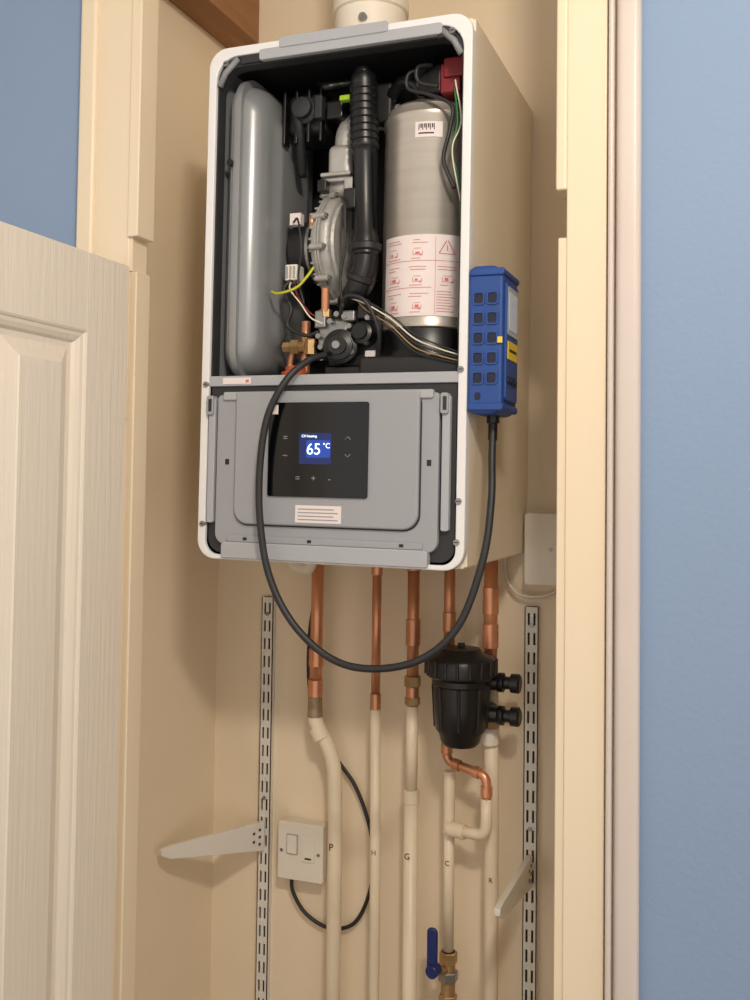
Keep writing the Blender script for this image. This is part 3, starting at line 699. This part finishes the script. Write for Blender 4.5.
for i, z in enumerate((1.248, 1.196)):
    f.append(cyl('port_%d' % i, (0.13, 0.29, z), (0.182, 0.295, z), 0.0125, 'black'))
    f.append(lathe('port_knob_%d' % i, (0.172, 0.296, z), (1, 0, 0), [(0.014, 0), (0.0155, 0.002), (0.0155, 0.010), (0.010, 0.012), (0.010, 0.020), (0.015, 0.022), (0.0155, 0.034), (0.012, 0.037)], 'black', 12))
    f.append(cyl('port_stub_%d' % i, (0.152, 0.295, z), (0.152, PY, z), 0.014, 'black'))
f.append(cyl('inlet_stub', (0.081, 0.285, 1.264), (0.081, PY, 1.264), 0.012, 'black'))
group('magnetic_filter', f)

# ------------------------------------------------------------------ shelf uprights (twin slot)
def upright(xc, zt):
    w = 0.0115; y0 = YB-0.013
    L = []
    L.append((xc-w, xc-w+0.0050, y0, y0+0.0015, 0.30, zt))
    L.append((xc+w-0.0050, xc+w, y0, y0+0.0015, 0.30, zt))
    L.append((xc-0.0028, xc+0.0028, y0, y0+0.0015, 0.30, zt))
    z = zt-0.010
    L.append((xc-w, xc+w, y0+0.0002, y0+0.0013, zt-0.010, zt))
    while z > 0.33:
        L.append((xc-w+0.001, xc+w-0.001, y0+0.0002, y0+0.0013, z-0.032, z-0.020))
        z -= 0.032
    L.append((xc-w, xc-w+0.0015, y0, YB, 0.30, zt))
    L.append((xc+w-0.0015, xc+w, y0, YB, 0.30, zt))
    a = boxes('channel', L, 'strip')
    b = box('channel_shade', xc-w+0.0015, xc+w-0.0015, YB-0.002, YB-0.0005, 0.30, zt, 'slot')  # added dark sheet, stands in for the shadow inside the open channel
    s = [cyl('screw_%d' % i, (xc, y0+0.001, zz), (xc, y0-0.002, zz), 0.0035, 'zinc', n=12) for i, zz in enumerate((zt-0.03, zt-0.36))]
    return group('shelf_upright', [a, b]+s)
upright(-0.274, 1.352)
upright(0.2105, 1.361)

def bracket(root, tip, h0, h1):
    """folded channel bracket: deep at root, shallow at tip"""
    root = Vector(root); tip = Vector(tip); d = tip-root; L = d.length
    fwd = Vector((d.x, d.y, 0)).normalized(); side = Vector((-fwd.y, fwd.x, 0)); t = 0.0050
    V = []; F = []
    N = 12
    for i in range(N+1):
        s = i/N
        top = root+d*s
        hh = h0+(h1-h0)*s
        if i == N: hh *= 0.55; top = top-Vector((0, 0, 0.002))
        for q in ((side*t, 0), (-side*t, 0), (-side*t*0.9, -hh), (side*t*0.9, -hh)):
            V.append(top+q[0]+Vector((0, 0, q[1])))
    for i in range(N):
        for k in range(4):
            F.append((i*4+k, i*4+(k+1) % 4, (i+1)*4+(k+1) % 4, (i+1)*4+k))
    F.append((0, 1, 2, 3)); F.append(tuple(N*4+k for k in range(4)))
    a = new_obj('arm', V, F, 'strip'); bev(a, 0.0012, 2)
    parts = [a]
    parts.append(boxes('hooks', [(root.x-0.004, root.x+0.004, root.y-0.001, root.y+0.004, root.z-0.010, root.z-0.002),
                                 (root.x-0.004, root.x+0.004, root.y-0.001, root.y+0.004, root.z-h0+0.002, root.z-h0+0.010)], 'strip'))
    for j, (s, dz) in enumerate(((0.05, 0.25), (0.05, 0.5), (0.05, 0.75), (0.11, 0.35), (0.11, 0.65))):
        c = root+d*s; hh = h0+(h1-h0)*s
        for sg in (1, -1):
            q = c+side*sg*t-Vector((0, 0, hh*dz))
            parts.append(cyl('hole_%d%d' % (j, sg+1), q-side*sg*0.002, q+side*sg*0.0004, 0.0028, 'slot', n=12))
    return group('shelf_bracket', parts)
bracket((-0.274, 0.364, 0.952), (-0.367, 0.175, 0.952), 0.052, 0.018)
bracket((0.2105, 0.364, 0.960), (0.2105, 0.150, 0.958), 0.052, 0.020)

# ------------------------------------------------------------------ fused spur, junction box
sx0, sx1, sz0, sz1 = -0.235, -0.148, 0.864, 0.964
s = [rplate('back_box', sx0+0.002, sx1-0.002, sz0+0.002, sz1-0.002, 0.352, YB, 0.004, 'white', b=0.001),
     rplate('face', sx0, sx1, sz0, sz1, 0.345, 0.353, 0.004, 'white', b=0.0025),
     rplate('rocker_surround', sx0+0.018, sx0+0.040, sz0+0.045, sz0+0.080, 0.3435, 0.346, 0.002, 'panel2'),
     rplate('rocker', sx0+0.020, sx0+0.038, sz0+0.047, sz0+0.078, 0.3405, 0.346, 0.002, 'white', b=0.001),
     rplate('fuse_carrier', sx0+0.048, sx0+0.072, sz0+0.035, sz0+0.075, 0.3425, 0.346, 0.002, 'white', b=0.001),
     box('fuse_slot', sx0+0.054, sx0+0.066, 0.3420, 0.3426, sz0+0.040, sz0+0.043, 'pgap'),
     cyl('screw_l', (sx0+0.008, 0.346, sz0+0.05), (sx0+0.008, 0.3435, sz0+0.05), 0.003, 'zinc', n=12),
     cyl('screw_r', (sx1-0.008, 0.346, sz0+0.05), (sx1-0.008, 0.3435, sz0+0.05), 0.003, 'zinc', n=12)]
group('fused_switch', s)
s = [rplate('back_box', 0.206, 0.289, 1.402, 1.513, 0.350, YB, 0.006, 'white', b=0.002),
     rplate('face', 0.203, 0.292, 1.399, 1.516, 0.338, 0.351, 0.006, 'white', b=0.003),
     cyl('screw', (0.247, 0.339, 1.458), (0.247, 0.336, 1.458), 0.003, 'zinc', n=12)]
group('junction_box', s)
cab = [(-0.166, 0.350, 1.447), (-0.170, 0.352, 1.38), (-0.184, 0.354, 1.283), (-0.180, 0.358, 1.178), (-0.142, 0.366, 1.09), (-0.096, 0.368, 1.03),
       (-0.066, 0.366, 0.953), (-0.064, 0.366, 0.875), (-0.092, 0.366, 0.804), (-0.140, 0.368, 0.783), (-0.186, 0.366, 0.800), (-0.212, 0.364, 0.835), (-0.216, 0.364, 0.863)]
group('supply_cable', [tube('cable', cab, 0.0034, 'rubber', 12)])
cab2 = [(0.166, 0.362, 1.447), (0.168, 0.365, 1.41), (0.185, 0.362, 1.385), (0.215, 0.362, 1.378), (0.245, 0.364, 1.386), (0.255, 0.366, 1.398)]
group('white_cable', [tube('cable', cab2, 0.0028, 'wwhite', 12)])

# ------------------------------------------------------------------ light
lampx, lampy = 0.75, -1.25
lp = [lathe('base', (lampx, lampy, 2.619), (0, 0, -1), [(0.14, 0), (0.15, 0.004), (0.15, 0.02), (0.14, 0.024)], 'white', 40),
      lathe('diffuser', (lampx, lampy, 2.596), (0, 0, -1), [(0.135, 0), (0.13, 0.02), (0.09, 0.045), (0.03, 0.055), (0.0, 0.056)], 'lamp', 40)]
group('ceiling_lamp', lp)
ld = bpy.data.lights.new('ceiling_light', 'AREA'); ld.shape = 'DISK'; ld.size = 0.22; ld.energy = 27; ld.color = (1.0, 0.89, 0.76)
lo = bpy.data.objects.new('ceiling_light', ld); COL.objects.link(lo); lo.location = (lampx, lampy, 2.53)
lo.rotation_euler = (Vector((0.0, 0.2, 1.3))-lo.location).to_track_quat('-Z', 'Y').to_euler()

w = bpy.data.worlds.new('world'); scene.world = w; w.use_nodes = True
bg = w.node_tree.nodes['Background']
bg.inputs[0].default_value = (1.0, 0.93, 0.86, 1); bg.inputs[1].default_value = 1.0

# ------------------------------------------------------------------ camera
cam = bpy.data.cameras.new('camera'); co = bpy.data.objects.new('camera', cam); COL.objects.link(co)
cam.sensor_width = 36; cam.lens = 36.36; cam.shift_y = -0.054; cam.clip_start = 0.02
R_ = Matrix.Rotation(math.radians(21), 4, 'Z') @ Matrix.Rotation(math.radians(92.15), 4, 'X') @ Matrix.Rotation(math.radians(0.75), 4, 'Z')
co.matrix_world = Matrix.Translation((0.565, -1.285, 1.56)) @ R_
scene.camera = co
